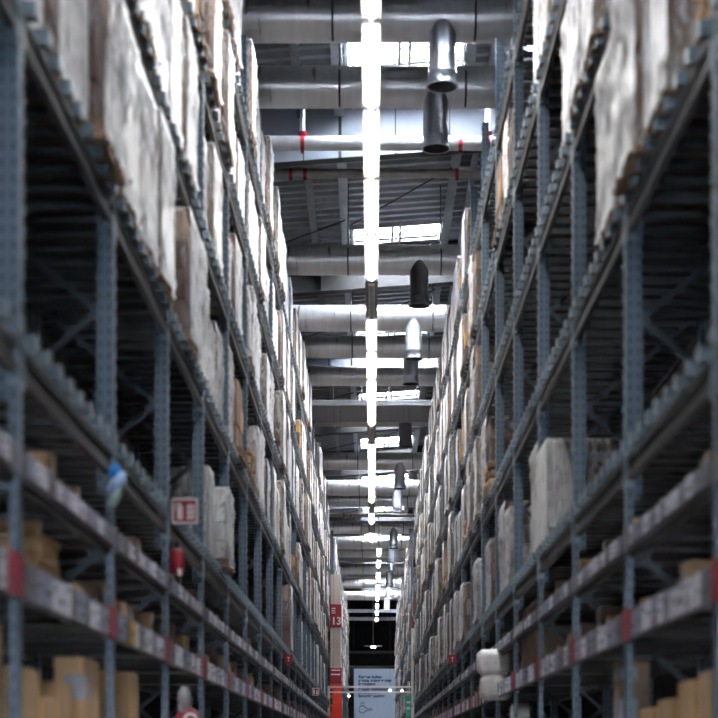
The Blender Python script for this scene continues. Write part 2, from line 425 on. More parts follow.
mb = MB().box(-XW + .05, XW - .05, 0, .09, 0, .12, 'pipe'); mb.box(-XW + .05, XW - .05, -.02, 0, .10, .14, 'pipe')
for x in (-1.1, -.3, .5, 1.3): mb.box(x - .02, x + .02, .02, .06, .1, .9, 'dark')
tag(link('cable_tray', mb.mesh('cable_tray'), None, (0, 48.2, H + 10.02)), 'pale metal cable tray crossing just before the rectangular duct', 'cable tray')
mb = MB().cyl((-XW + .05, 0, 0), (XW - .05, 0, 0), .27, 'duct', 32)
mb.box(-.005, .005, -.01, .01, .2, .9, 'dark')
tag(link('air_duct', mb.mesh('air_duct'), None, (0, 46.3, H + 10.42)), 'dim blue-grey round duct between pale panels and cable tray', 'duct')
# flat crossing ducts at the far end
for Y, z, lab in ((89.2, 10.2, 'slim pale crossing duct high above the second rack run'), (97.5, 10.2, 'slim pale crossing duct, farther of the two in the distance')):
    mb = MB().box(-XW + .05, XW - .05, 0, .5, 0, .35, 'pipe')
    tag(link('rectangular_air_duct', mb.mesh('rectangular_air_duct'), None, (0, Y, H + z)), lab, 'duct')

def pipe(Y, z, r, k, clamps, label, hang=True):
    root = link('sprinkler_pipe', MB().cyl((-XW + .03, 0, 0), (XW - .03, 0, 0), r, k, 20).mesh('sprinkler_pipe'), None, (0, Y, H + z)); tag(root, label, 'pipe')
    for x, up in clamps:
        mb = MB().cyl((x - .035, 0, 0), (x + .035, 0, 0), r + .012, 'red', 16)
        mb.box(x - .03, x + .03, -.03, .03, -r - .045, -r + .02, 'red')
        if up: mb.cyl((x, 0, r - .02), (x, 0, r + .06), .05, 'red', 10, .10)
        link('pipe_clamp', mb.mesh('pipe_clamp'), root)
        if up: link('drop_pipe', MB().cyl((x, 0, r + .04), (x, 0, r + .80), .05, 'pipe', 12).mesh('drop_pipe'), root)
    return root
pipe(29.3, 10.68, .125, 'pipe', [(-1.22, True), (1.55, False), (2.03, True)], 'bright sprinkler pipe with red clamps under the nearest pale panels')
pipe(31.9, 11.05, .085, 'pipedk', [(-1.55, False), (-1.28, False), (1.62, False)], 'thin brownish pipe with small red clamps behind the nearest panels')
pipe(53.5, 10.9, .06, 'pipe', [(-1.0, False), (1.1, False)], 'thin pale pipe beyond the rectangular duct')
pipe(71.3, 10.1, .07, 'pipedk', [(-1.2, False), (-.9, False)], 'thin dark pipe near the far lamps')

# ------------------------------------------------------------------ strip lights
def light_mesh(on):
    hk = 'house' if on else 'housedk'
    mb = MB()
    mb.add([(-.115, .06, 0), (.115, .06, 0), (.055, .06, .09), (-.055, .06, .09), (-.115, L - .11, 0), (.115, L - .11, 0), (.055, L - .11, .09), (-.055, L - .11, .09)],
           [(0, 1, 2, 3), (7, 6, 5, 4), (1, 0, 4, 5), (2, 1, 5, 6), (3, 2, 6, 7), (0, 3, 7, 4)], hk)
    return mb
def tube_mesh(on):
    mb = MB(); 
    w = .062; n = 10
    prof = [(-w, -.002)] + [(-w * math.cos(PI * i / n), -.002 - .05 * math.sin(PI * i / n)) for i in range(n + 1)] + [(w, -.002)]
    vs = [(x, y, z) for y in (.15, L - .24) for x, z in prof]; m = len(prof)
    mb.add(vs, [(i, i + 1, m + i + 1, m + i) for i in range(m - 1)] + [tuple(range(m))[::-1], tuple(range(m, 2 * m))], 'tube' if on else 'tubeoff')
    return mb
def join_mesh():
    mb = MB().box(-.03, .03, -.05, .09, .01, .07, 'housedk'); mb.cyl((0, 0, .06), (0, 0, 3.38), .008, 'dark', 6)
    mb.cyl((0, -.03, .02), (0, .05, .02), .045, 'pipe', 12)
    return mb
OFF = {30.1, 44.0, 57.5, 63.0}
LP = 2.7
def strip_light(x, y, z, on, label, group):
    root = link('strip_light', cached('lamp_housing_on' if on else 'lamp_housing_off', lambda: light_mesh(on)), None, (x, y, H + z))
    tag(root, label, 'strip light', group)
    link('tube_cover', cached('tube_on' if on else 'tube_off', lambda: tube_mesh(on)), root)
    link('suspension', cached('suspension', join_mesh), root)
    return root
k = 0; vis = 0
for i in range(-7, 19):
    y = 19.65 + LP * i
    if y + LP > 70: break
    on = i not in (4, 9, 14, 16)
    if y + LP < 16.5:
        lab, g = 'lit strip light above the camera end of the aisle, beyond the frame', 'lamps above the frame'
    else:
        vis += 1
        lab = ('lit white' if on else 'unlit grey') + ' strip light over mid-aisle, %s of the long row from the camera' % (ORD[vis - 1] if vis <= 20 else 'last')
        g = 'strip lights of the long row'
    strip_light(-.01, y, 8.6, on, lab, g)
vis = 0
for y in (70.5, 75.0, 80.0, 86.0, 92.0, 97.0, 102.0, 107.0):
    vis += 1
    strip_light(.30, y, 8.6, True, 'small lit strip light of the far row, %s beyond the gap' % ORD[vis - 1], 'strip lights of the far row')

# ------------------------------------------------------------------ racks
DECKS = [1.92, 3.47, 4.97, 6.47, 7.95]
POSTTOP = 9.15
SH1, SH2 = .80, 1.31
D = 1.10
def front_post():
    mb = MB(); h = POSTTOP + H
    mb.box(-.05, .05, -.045, .045, H + 1.60, h, 'post'); mb.box(-.05, -.005, -.04, .04, .02, H + 1.60, 'post')
    for s in (-1, 1):
        z = H + 1.65
        while z < h:
            mb.box(-.058, -.045, s * .028 - .010, s * .028 + .010, z, z + .045, 'slat'); z += .1
    return mb
def back_post():
    return MB().box(-.05, .05, -.045, .045, .02, POSTTOP + H, 'post')
def foot():
    return MB().box(-.08, .08, -.07, .07, 0, .02, 'slat').box(-.056, .056, -.052, .052, .02, .12, 'brace')
def braces():
    mb = MB(); z = H + 2.73 - 3.0; a = True; pts = []
    z = .33; fr = True
    # zigzag whose front knots sit at rel 2.73 + 1.5 n
    z0 = H + 2.73 - 1.5 * 2
    k = 0
    while z0 + .75 * k < H + POSTTOP - .3:
        x = .10 if k % 2 == 0 else D - .10
        if z0 + .75 * k > .1: pts.append((x, 0, z0 + .75 * k))
        k += 1
    for p, q in zip(pts, pts[1:]): mb.bar(p, q, .03, .045, 'brace')
    for p in pts: mb.box(p[0] - .05, p[0] + .05, -.02, .02, p[2] - .04, p[2] + .04, 'brace')
    return mb
def beam(z, rear=False):
    def f():
        mb = MB(); x = 0 if not rear else D - .05; t = z - .062
        mb.box(x, x + .045, .05, L - .05, t - .045, t, 'beam'); mb.box(x, x + .045, .05, L - .05, t - .15, t - .105, 'beam')
        mb.box(x + .014, x + .045, .05, L - .05, t - .105, t - .045, 'beam')
        for y in (.048, L - .085): mb.box(x - .006, x + .05, y, y + .037, t - .19, t + .02, 'slat')
        return mb
    return f
def deck():
    mb = MB(); n = 9
    for i in range(n):
        y = .17 + (L - .34) * i / (n - 1)
        mb.box(-.045, .10, y - .042, y + .042, -.06, .012, 'slat'); mb.box(.10, D - .02, y - .052, y + .052, -.058, -.001, 'slat_shaded')  # interior shade is in the slat colour: near-black body, lighter aisle tip
    return mb
def shelf(z):
    def f():
        mb = MB().box(.02, D - .02, .055, L - .055, z - .03, z, 'shelf')
        mb.box(.02, .06, .055, L - .055, z - .09, z - .03, 'beam'); mb.box(D - .06, D - .02, .055, L - .055, z - .09, z - .03, 'beam')
        for y in (.7, 1.37, 2.05): mb.box(.06, D - .06, y - .02, y + .02, z - .07, z - .03, 'beam')
        return mb
    return f
def strip(z0, z1, seed, sx, tint, out=None):
    def f():
        rnd = random.Random(seed); mb = MB(); mb.box(-.02, .018, .05, L - .05, z0, z1, 'strip')
        rail = mb
        y = .08
        while y < L - .42:
            w = rnd.uniform(.10, .20); k = rnd.choice(tint)
            a, b = z0 + .015, z1 - .012 + rnd.uniform(-.015, .012)
            if out is not None: mb = MB(); out.append(mb)
            mb.box(-.0245, -.02, y, y + w, a, b, k)
            for q in range(rnd.randint(1, 3)):
                zz = a + (b - a) * rnd.uniform(.15, .8); ww = w * rnd.uniform(.3, .8)
                mb.box(-.026, -.0245, y + w * .1, y + w * .1 + ww, zz, zz + (b - a) * rnd.uniform(.05, .14), 'ink')
            if rnd.random() < .25: mb.box(-.026, -.0245, y + w * .15, y + w * .6, a + .01, a + (b - a) * .3, 'red')
            y += w + rnd.uniform(.012, .04)
        return rail
    return f
def marker():
    return MB().box(-.03, -.012, L - .33, L - .06, H + .69, H + .885, 'red')
TINT = ['white', 'white', 'grey', 'white', 'grey', 'grey', 'shelf']
def frame_parts(root, s, y=0.0):
    link('post', cached('post_front', front_post, s), root, (s * .05, y, 0))
    link('post', cached('post_rear', back_post, s), root, (s * (D - .05), y, 0))
    link('foot', cached('foot', foot, s), root, (s * .05, y, 0)); link('foot', cached('foot', foot, s), root, (s * (D - .05), y, 0))
    link('bracing', cached('bracing', braces, s), root, (0, y, 0))
def strip_part(key, z0, z1, seed, s, tint, root, k):
    if k > 3: return link('price_label_strip', cached('strip_' + key, strip(z0, z1, seed, s, tint), s), root)
    kk = 'striplab_%s_%d' % (key, s)
    if kk not in CACHE:
        out = []; r = strip(z0, z1, seed, s, tint, out)().mesh('rail', s)
        CACHE[kk] = (r, [b.mesh('price_label', s) for b in out])
    r, labs = CACHE[kk]; o = link('price_label_strip', r, root)
    for m_ in labs: link('price_label', m_, o)
    return o
def near_bay(s, y, k, last=False, redstrip=False):
    root = link('rack_bay', None, None, (s * AX, y, 0))
    frame_parts(root, s)
    for z in DECKS:
        link('beam', cached('beam_%d' % round(z * 100), beam(H + z), s), root)
        link('rear_beam', cached('beam_rear_%d' % round(z * 100), beam(H + z, True), s), root)
        link('deck', cached('deck', deck, s), root, (0, 0, H + z))
    link('shelf', cached('shelf_1', shelf(H + SH1), s), root); link('shelf', cached('shelf_2', shelf(H + SH2), s), root)
    v = (k * 3 + (s > 0)) % 4 + (10 if s < 0 and k in (-1, 1) else 0)
    t1 = ['red', 'red', 'white'] if redstrip else (TINT + ['yellow'] if s < 0 and k in (-1, 1) else TINT)
    o = strip_part('low_%d%s' % (v, redstrip), H + .69, H + .87, v, s, t1, root, k)
    if redstrip: o['label'] = 'red and white price label strip'
    strip_part('high_%d' % v, H + 1.255, H + 1.375, 9 + v, s, TINT + ['grey'], root, k)
    o = link('bay_marker', cached('marker', marker, s), root); o['label'] = 'dark red end marker'
    if last: frame_parts(root, s, L)
    return root
def far_bay_mesh():
    mb = MB()
    def inc(b, dx=0, dy=0, dz=0):
        base = len(mb.v); mb.v += [(x + dx, y + dy, z + dz) for x, y, z in b.v]
        for f, m_, sm in zip(b.f, b.m, b.sm): mb.f.append([base + q for q in f]); mb.m.append(mb.mi(b.mats[m_])); mb.sm.append(sm)
    inc(front_post(), .05); inc(back_post(), D - .05); inc(braces())
    for z in DECKS: inc(beam(H + z)()); inc(beam(H + z, True)()); inc(deck(), 0, 0, H + z)
    inc(shelf(H + SH1)()); inc(shelf(H + SH2)()); inc(strip(H + .69, H + .87, 3, 1, TINT)()); inc(strip(H + 1.255, H + 1.375, 4, 1, TINT)()); inc(marker())
    return mb
Y0 = {-1: 7.6, 1: 7.8}
NB = 20; YB2 = 69.0; NB2 = 16
SIDE = {-1: 'left', 1: 'right'}
for s in (-1, 1):
    for k in range(-1, NB):
        y = Y0[s] + L * k; n = k + 2
        if k < 13:
            o = near_bay(s, y, k, redstrip=(s > 0 and k in (5, 6)))
            tag(o, 'blue-grey pallet rack bay, %s of the %s rack counted from the camera' % (ORD[n - 1], SIDE[s]), 'rack bay', '%s pallet rack' % SIDE[s])
        else:
            o = link('rack_bay', cached('rack_bay_far', far_bay_mesh, s), None, (s * AX, y, 0))
            tag(o, 'distant pallet rack bay, %s rack, from its fifteenth bay to the crossing' % SIDE[s], 'rack bay', 'distant bays of the %s rack' % SIDE[s])
    for k in range(NB2):
        o = link('rack_bay', cached('rack_bay_far', far_bay_mesh, s), None, (s * AX, YB2 + L * k, 0))
        tag(o, 'pallet rack bay of the second run beyond the aisle crossing, %s side' % SIDE[s], 'rack bay', 'second rack run on the %s' % SIDE[s])

# ------------------------------------------------------------------ pallet loads
PD, PW = 1.10, .80
def wood_pallet():
    mb = MB()
    for x in (-PD / 2, -.06, PD / 2 - .12): mb.box(x, x + .12, -PW / 2, PW / 2, 0, .02, 'wood')
    for x in (-PD / 2, -.06, PD / 2 - .12):
        for y in (-PW / 2, -.05, PW / 2 - .1): mb.box(x, x + .12, y, y + .10, .02, .10, 'wood')
    for i in range(6):
        y = -PW / 2 + i * (PW - .1) / 5
        mb.box(-PD / 2, PD / 2, y, y + .10, .10, .125, 'wood')
    return mb
def cartons(h, rows, seed, mats, gap=.006, jit=.012, nx=2, ny=2):
    rnd = random.Random(seed); mb = MB(); z = .125
    lh = (h - .125) / rows
    for r in range(rows):
        for i in range(nx):
            for j in range(ny):
                x0 = -PD / 2 + .03 + (PD - .06) * i / nx; y0 = -PW / 2 + .03 + (PW - .06) * j / ny
                a, b = rnd.uniform(0, jit), rnd.uniform(0, jit)
                mb.bbox(x0 + gap + a, x0 + (PD - .06) / nx - gap - b, y0 + gap + b, y0 + (PW - .06) / ny - gap - a, z, z + lh - .004, rnd.choice(mats), .009)
        z += lh
    # dark seams of tape across the camera-side faces
    for r in range(rows):
        zz = .125 + lh * (r + .55)
        if rnd.random() < .5:
            mb.box(-.25 + rnd.uniform(-.1, .1), rnd.uniform(0, .2), -PW / 2 + .022, -PW / 2 + .03, zz - .06, zz + .04, 'sticker')
    return mb
def film(h, seed, k, n=10, amp=.022, top=True, z0=.02):
    rnd = random.Random(seed); mb = MB(); per = []
    ph = [rnd.uniform(0, 6.28) for _ in range(8)]
    nz = n; hx, hy = PD / 2 + .012, PW / 2 + .012
    pts = []
    for i in range(n): pts.append((-hx + 2 * hx * i / n, -hy, 0, -1))
    for i in range(n): pts.append((hx, -hy + 2 * hy * i / n, 1, 0))
    for i in range(n): pts.append((hx - 2 * hx * i / n, hy, 0, 1))
    for i in range(n): pts.append((-hx, hy - 2 * hy * i / n, -1, 0))
    m = len(pts); vs = []
    for q in range(nz + 1):
        z = z0 + (h + .012 - z0) * q / nz
        for t, (x, y, nx_, ny_) in enumerate(pts):
            d = amp * (math.sin(x * 21 + z * 3 + ph[0]) * .3 + math.sin(y * 31 - z * 2.5 + ph[1]) * .35 + math.sin(z * 8 + ph[2]) * .2 + rnd.uniform(-.6, .6))
            if t % n == 0: d = -abs(d) * .4
            d = max(d, -.004)
            if q == nz: d = -.004
            if q == 0: d += .012
            vs.append((x + nx_ * d, y + ny_ * d, z + (rnd.uniform(-.03, .03) if q == 0 else 0)))
    fs = [(q * m + t, q * m + (t + 1) % m, (q + 1) * m + (t + 1) % m, (q + 1) * m + t) for q in range(nz) for t in range(m)]
    if top: fs.append(tuple(nz * m + t for t in range(m)))
    mb.add(vs, fs, k, True)
    return mb
def sacks(h, seed, mats):
    rnd = random.Random(seed); mb = MB(); z = .125; rows = max(2, int((h - .125) / .11)); lh = (h - .125) / rows
    for r in range(rows):
        for j in range(3):
            y0 = -PW / 2 + .03 + j * .25; a = rnd.uniform(0, .05)
            mb.bbox(-PD / 2 + a, PD / 2 - rnd.uniform(0, .06), y0 + rnd.uniform(0, .01), y0 + .24, z, z + lh * .97, rnd.choice(mats), .03)
        z += lh
    return mb
BR = ['carton', 'cartondk', 'carton']
VAR = {
 'tall_white': (1.24, lambda h: cartons(h, 4, 1, BR), 'filmw', 'tall white film-wrapped pallet load'),
 'white':      (1.12, lambda h: cartons(h, 3, 2, ['cartondk', 'carton']), 'filmw', 'white film-wrapped pallet load'),
 'clear':      (1.18, lambda h: cartons(h, 4, 3, ['cartondk', 'cartondk', 'carton'], nx=2, ny=1), 'film', 'clear-wrapped carton pallet load'),
 'clear_low':  (.92, lambda h: cartons(h, 3, 4, BR, nx=3, ny=2), 'film', 'low clear-wrapped carton pallet load'),
 'brown':      (1.02, lambda h: cartons(h, 3, 5, ['carton', 'kraft', 'carton'], jit=.03), None, 'unwrapped brown carton pallet load'),
 'brown_low':  (.62, lambda h: cartons(h, 2, 6, ['kraft', 'carton'], jit=.03, nx=2, ny=3), None, 'low unwrapped tan carton pallet load'),
 'grey_box':   (1.04, lambda h: cartons(h, 4, 8, ['board', 'board', 'carton'], nx=2, ny=1), 'film', 'film-wrapped pallet load of pale boxes'),
 'board':      (.95, lambda h: cartons(h, 2, 9, ['board'], nx=1, ny=1), 'filmw', 'smooth white-wrapped pallet load'),
 'flat':       (.50, lambda h: sacks(h, 10, ['kraft', 'wood', 'carton']), None, 'low pallet of loose tan flat packs'),
 'yellow':     (.95, lambda h: cartons(h, 3, 11, ['yellow', 'carton', 'yellow', 'cartondk', 'board']), 'film', 'wrapped pallet load showing yellow boxes'),
}
PROTO = {}
def film_near(nm, h, k, seed):
    return cached('film_%s_%d' % (nm, seed), lambda: film(h, seed, k, 18, .026))
def load_single(nm):
    h, fn, fk, _ = VAR[nm]
    mb = MB()
    def inc(b):
        base = len(mb.v); mb.v += b.v
        for f, m_, sm in zip(b.f, b.m, b.sm): mb.f.append([base + q for q in f]); mb.m.append(mb.mi(b.mats[m_])); mb.sm.append(sm)
    inc(wood_pallet()); inc(fn(h))
    if fk: inc(film(h, 77, fk, 7, .02))
    return mb
NSLOT = 3
def level_top(li): return (DECKS[li + 1] - .24 if li < 4 else 9.6)
loads = []   # side, bay, level, slot, variant, y, run
rl = random.Random(21)
MIX = ['tall_white'] * 4 + ['white'] * 5 + ['clear'] * 6 + ['clear_low'] * 3 + ['brown'] * 3 + ['brown_low'] + ['grey_box'] * 2 + ['board'] * 2 + ['flat'] + ['yellow'] * 2
FIX = {}
def fx(s, k, li, *vs):
    for j, v in enumerate(vs): FIX[s, k, li, j] = v
# left side, tier by tier (0 = lowest pallet tier); '' is an empty slot
for k in (-1, 0, 1, 2, 5, 6, 7): fx(-1, k, 0, '', '', '')
fx(-1, 3, 0, '', 'board', 'grey_box'); fx(-1, 4, 0, '', '', ''); fx(-1, 8, 0, '', '', 'clear'); fx(-1, 9, 0, 'clear', 'clear_low', ''); fx(-1, 10, 0, '', '', ''); fx(-1, 11, 0, '', 'clear', '')
fx(-1, -1, 1, '', '', 'tall_white'); fx(-1, 0, 1, 'tall_white', 'tall_white', 'clear'); fx(-1, 1, 1, 'tall_white', 'clear', 'tall_white'); fx(-1, 2, 1, '', 'clear', 'tall_white')
fx(-1, 3, 1, 'clear', 'clear_low', 'clear'); fx(-1, 4, 1, 'clear', 'brown', ''); fx(-1, 5, 1, 'flat', 'brown_low', 'grey_box')
fx(-1, 1, 2, 'tall_white', 'tall_white', 'tall_white'); fx(-1, 2, 2, 'tall_white', 'tall_white', ''); fx(-1, 3, 2, 'grey_box', 'white', ''); fx(-1, 4, 2, 'yellow', 'clear', 'brown_low')
fx(-1, 2, 3, 'tall_white', 'tall_white', 'brown_low'); fx(-1, 3, 3, 'white', 'tall_white', 'tall_white'); fx(-1, 4, 3, 'flat', 'tall_white', 'white')
fx(-1, 3, 4, 'clear', 'tall_white', 'clear'); fx(-1, 4, 4, 'clear', 'tall_white', ''); fx(-1, 5, 4, 'tall_white', '', 'clear'); fx(-1, 6, 4, 'clear', 'tall_white', '')
# right side
for k in (-1, 0, 1): fx(1, k, 0, '', '', '')
fx(1, 2, 0, '', '', 'board'); fx(1, 3, 0, 'white', '', ''); fx(1, 4, 0, '', 'grey_box', 'clear'); fx(1, 5, 0, '', 'clear_low', '')
fx(1, -1, 1, '', '', ''); fx(1, 0, 1, 'flat', 'tall_white', 'tall_white'); fx(1, 1, 1, 'tall_white', '', '')
for k in (2, 3, 4): fx(1, k, 1, '', '', '')
fx(1, 5, 1, '', 'flat', 'clear'); fx(1, 6, 1, 'white', 'brown_low', 'clear')
fx(1, 1, 2, '', 'tall_white', 'clear'); fx(1, 2, 2, 'tall_white', '', ''); fx(1, 3, 2, '', '', ''); fx(1, 4, 2, '', '', ''); fx(1, 5, 2, '', '', ''); fx(1, 6, 2, '', 'clear', 'tall_white')
fx(1, 2, 3, '', 'brown', 'clear'); fx(1, 3, 3, 'tall_white', '', ''); fx(1, 4, 3, '', 'clear', 'brown'); fx(1, 5, 3, '', '', ''); fx(1, 6, 3, '', 'clear', '')
for k in (2, 3, 4, 5, 6): fx(1, k, 4, '', '', '')
fx(1, 7, 4, '', 'clear', '')
for s in (-1, 1):
    for run in (0, 1):
        for k in range(-1 if run == 0 else 0, NB if run == 0 else NB2):
            yb = (Y0[s] if run == 0 else YB2) + L * k
            for li in range(5):
                for j in range(NSLOT):
                    y = yb + .10 + .42 + .865 * j - .0
                    zr = DECKS[li]
                    if zr * F / (y + .5) > 752 + 30: continue
                    if run == 0 and (s, k, li, j) in FIX: v = FIX[s, k, li, j]
                    else:
                        r = rl.random()
                        empt = .30 if li == 0 else (.07 if k > 3 else .2)
                        if li == 0 and s < 0: empt = .55
                        v = '' if r < empt else rl.choice(MIX)
                        if v and li == 4 and rl.random() < .5: v = rl.choice(['tall_white', 'clear'])
                    if v: loads.append([y, s, k, li, j, v, run])
loads.sort(key=lambda a: a[0])
TIER = ['lowest tier', 'second tier', 'third tier', 'fourth tier', 'top tier']
SLOT = ['nearest slot', 'middle slot', 'farthest slot']
rest = []
rj = random.Random(5)
for idx, (y, s, k, li, j, v, run) in enumerate(loads):
    h, fn, fk, desc = VAR[v]
    loc = (s * (AX + PD / 2 - .02 + rj.choice([-.05, -.03, 0, .03, .06, .09]) + rj.uniform(-.02, .02)), y + rj.uniform(-.012, .012), H + DECKS[li])
    rz = (0 if s > 0 else PI) + rj.uniform(-.02, .02)
    lh = level_top(li) - DECKS[li]
    sz = min(rj.uniform(.9, 1.06), lh / (h + .03))
    if idx >= 300: rest.append((loc, rz, sz, v)); continue
    if y < 27:
        root = link('pallet_load', cached('wood_pallet', wood_pallet), None, loc, rz)
        link('stacked_cartons', cached('cartons_' + v, lambda: fn(h)), root)
        if fk: link('film_wrap', film_near(v, h, fk, 40 + (idx % 3)), root)
        cat = 'pallet load'
    else:
        root = link('pallet_load', cached('load_' + v, lambda: load_single(v)), None, loc, rz)
    root.scale = (1, 1, sz)
    if (s, k, li, j) == (1, 2, 0, 2) and not run: root.scale = (.34, 1.05, .96); root.location.x = AX + .17
    if (s, k, li, j) == (-1, 3, 0, 2) and not run: root.scale = (.9, .95, .80); root.location.x = -(AX - .10 + .5); root.location.y = y - .35
    if (s, k, li, j) == (-1, 3, 0, 1) and not run: root.scale = (.5, .6, 1.0); root.location.x = -(AX + .32); root.location.y = y - .2
    n = k + 2
    # rotation about z turns the left loads round; the slot order stays camera-near to far
    if k < 12:
        lab = '%s, %s rack, %s, %s bay, %s' % (desc, SIDE[s], TIER[li], ORD[n - 1], SLOT[j])
        g = 'pallet loads on the %s of the %s rack' % (TIER[li], SIDE[s])
    else:
        lab = 'distant %s, %s rack, %s, past thirteenth bay' % (desc, SIDE[s], TIER[li])
        g = 'distant loads %s %s %s' % (v.replace('_', ' '), TIER[li], SIDE[s])
    tag(root, lab, 'pallet load', g)
big = MB()
for loc, rz, sz, v in rest:
    if 'S' + v not in CACHE:
        h, fn, fk, _ = VAR[v]; b = MB()
        def inc(q):
            base = len(b.v); b.v += q.v
            for f, m_, sm in zip(q.f, q.m, q.sm): b.f.append([base + w for w in f]); b.m.append(b.mi(q.mats[m_])); b.sm.append(sm)
        inc(fn(h)); inc(MB().box(-PD / 2, PD / 2, -PW / 2, PW / 2, 0, .12, 'wood'))
        if fk: inc(film(h, 78, fk, 4, .02))
        CACHE['S' + v] = b
    b = CACHE['S' + v]; base = len(big.v); c = math.cos(rz); sn = math.sin(rz)
    big.v += [(loc[0] + x * c - y * sn, loc[1] + x * sn + y * c, loc[2] + z * sz) for x, y, z in b.v]
    for f, m_, sm in zip(b.f, b.m, b.sm): big.f.append([base + q for q in f]); big.m.append(big.mi(b.mats[m_])); big.sm.append(sm)
if rest:
    o = link('distant_pallet_loads', big.mesh('distant_pallet_loads'))
    tag(o, 'mass of tiny wrapped pallet loads filling both racks in the far distance', 'pallet loads', None, 'stuff')

# ------------------------------------------------------------------ cartons on the floor and shelves
def carton_mesh(w, d, h, k='kraft'):
    def f():
        mb = MB().bbox(-d / 2, d / 2, -w / 2, w / 2, 0, h, k, min(.008, h * .2))
        return mb
    return f
def tape_mesh(w, d, h):
    def f():
        mb = MB().box(-d / 2 - .002, d / 2 + .002, -.025, .025, h, h + .002, 'tape')
        mb.box(-d / 2 - .003, -d / 2, -.025, .025, h * .72, h, 'tape'); mb.box(d / 2, d / 2 + .003, -.025, .025, h * .72, h, 'tape')
        return mb
    return f
def label_mesh(w, d, h):
    def f():
        a = min(.09, w * .3); z = h * .55; b = min(.07, h * .22)
        mb = MB().box(-d / 2 - .003, -d / 2, -a / 2 + .03, a / 2 + .03, z - b, z + b, 'sticker')
        return mb
    return f
def carton(x, y, z, w, d, h, label, s=1, k='kraft', rz=0.0, group=None, name='carton', parts=True, tilt=0.0):
    key = '%s_%d_%d_%d_%s' % (name, w * 100, d * 100, h * 100, k)
    o = link(name, cached(key, carton_mesh(w, d, h, k)), None, (s * x, y, H + z), (0 if s > 0 else PI) + rz)
    if tilt: o.rotation_euler[0] = tilt
    if parts:
        link('tape', cached('tape' + key, tape_mesh(w, d, h)), o)
        link('shipping_label', cached('label' + key, label_mesh(w, d, h)), o)
        b = min(.07, h * .22); ys = -1 if s > 0 else 1
        link('shipping_label', cached('endlabel%d%s' % (ys, key), lambda: MB().box(-.10, .02, ys * w / 2 - .0015, ys * w / 2 + .0015, h * .55 - b, h * .55 + b, 'sticker')), o)
    return tag(o, label, 'carton', group)
fl = -H
# left, ground level of the visible bays (x measured from the aisle centre)
def stack_floor(s, y, w, hs, words, x0=AX + .04, d=.40, rzj=0, k='kraft'):
    z = fl
    for i, h in enumerate(hs):
        carton(x0 + d / 2, y, z, w, d, h, words[min(i, len(words) - 1)], s, k, rzj)
        z += h + .002
stack_floor(-1, 7.2, .42, [1.35, .32, .30], ['tall brown carton at the bottom left corner of the rack', 'brown carton second in the corner stack, bottom left', 'top brown carton of the corner stack with dark bands, bottom left'])
stack_floor(-1, 8.02, .40, [1.0, .80], ['tall brown carton on the floor behind the first left post', 'plain brown carton topping the stack behind the first left post'], k='kraft')
stack_floor(-1, 8.50, .34, [.95, .72], ['lower carton beneath the one with a big white paper', 'small brown carton with white paper front, bottom left'])
stack_floor(-1, 8.95, .42, [.95, .82], ['lower carton beside the white paper carton, left floor', 'brown carton with grey sticker, third stack from the left edge'], k='kraft')
stack_floor(-1, 9.75, .60, [.95, .60, .39], ['lower carton of the tallest left floor stack', 'brown carton in the middle of the tallest left floor stack', 'light carton topping the tallest left floor stack, beside the second post'], d=.16)
stack_floor(-1, 11.55, .34, [1.95], ['very tall narrow brown carton with a white sticker behind the second left post'])
stack_floor(-1, 12.3, .40, [.95, .50], ['lower carton beside the very tall narrow carton', 'low brown carton right of the very tall narrow carton'])
stack_floor(-1, 14.6, .5, [1.3], ['brown carton on the left floor beyond the red reel'])
stack_floor(1, 8.15, .46, [1.0, .80], ['lower brown carton at the bottom right corner', 'brown carton with grey front label at the bottom right corner'])
stack_floor(1, 8.75, .42, [1.0, .77], ['lower carton with a dark blue mark, right floor', 'brown carton with dark blue mark, second from the right edge'], k='kraft')
stack_floor(1, 9.35, .50, [1.0, .69], ['lower carton of the third stack from the right edge', 'brown carton third from the right edge on the floor'])
stack_floor(1, 10.0, .52, [1.0, .66], ['lower carton of the fourth stack from the right edge', 'brown carton just before the second right post'])
stack_floor(1, 11.2, .30, [1.0, .50, .32, .17], ['lowest carton of the narrow stack behind the second right post', 'second carton of the narrow stack behind the second right post', 'third carton of the narrow stack behind the second right post', 'small dark carton topping the narrow stack behind the second right post'], k='carton', d=.2)
stack_floor(1, 14.7, .42, [1.0, .55], ['lower carton below the small right carton, fourth bay', 'small brown carton on the right floor by the fourth post'])
stack_floor(1, 17.8, .42, [1.0, .5], ['lower carton in the right rack floor, fifth bay', 'pale brown carton on the right floor, fifth bay'])
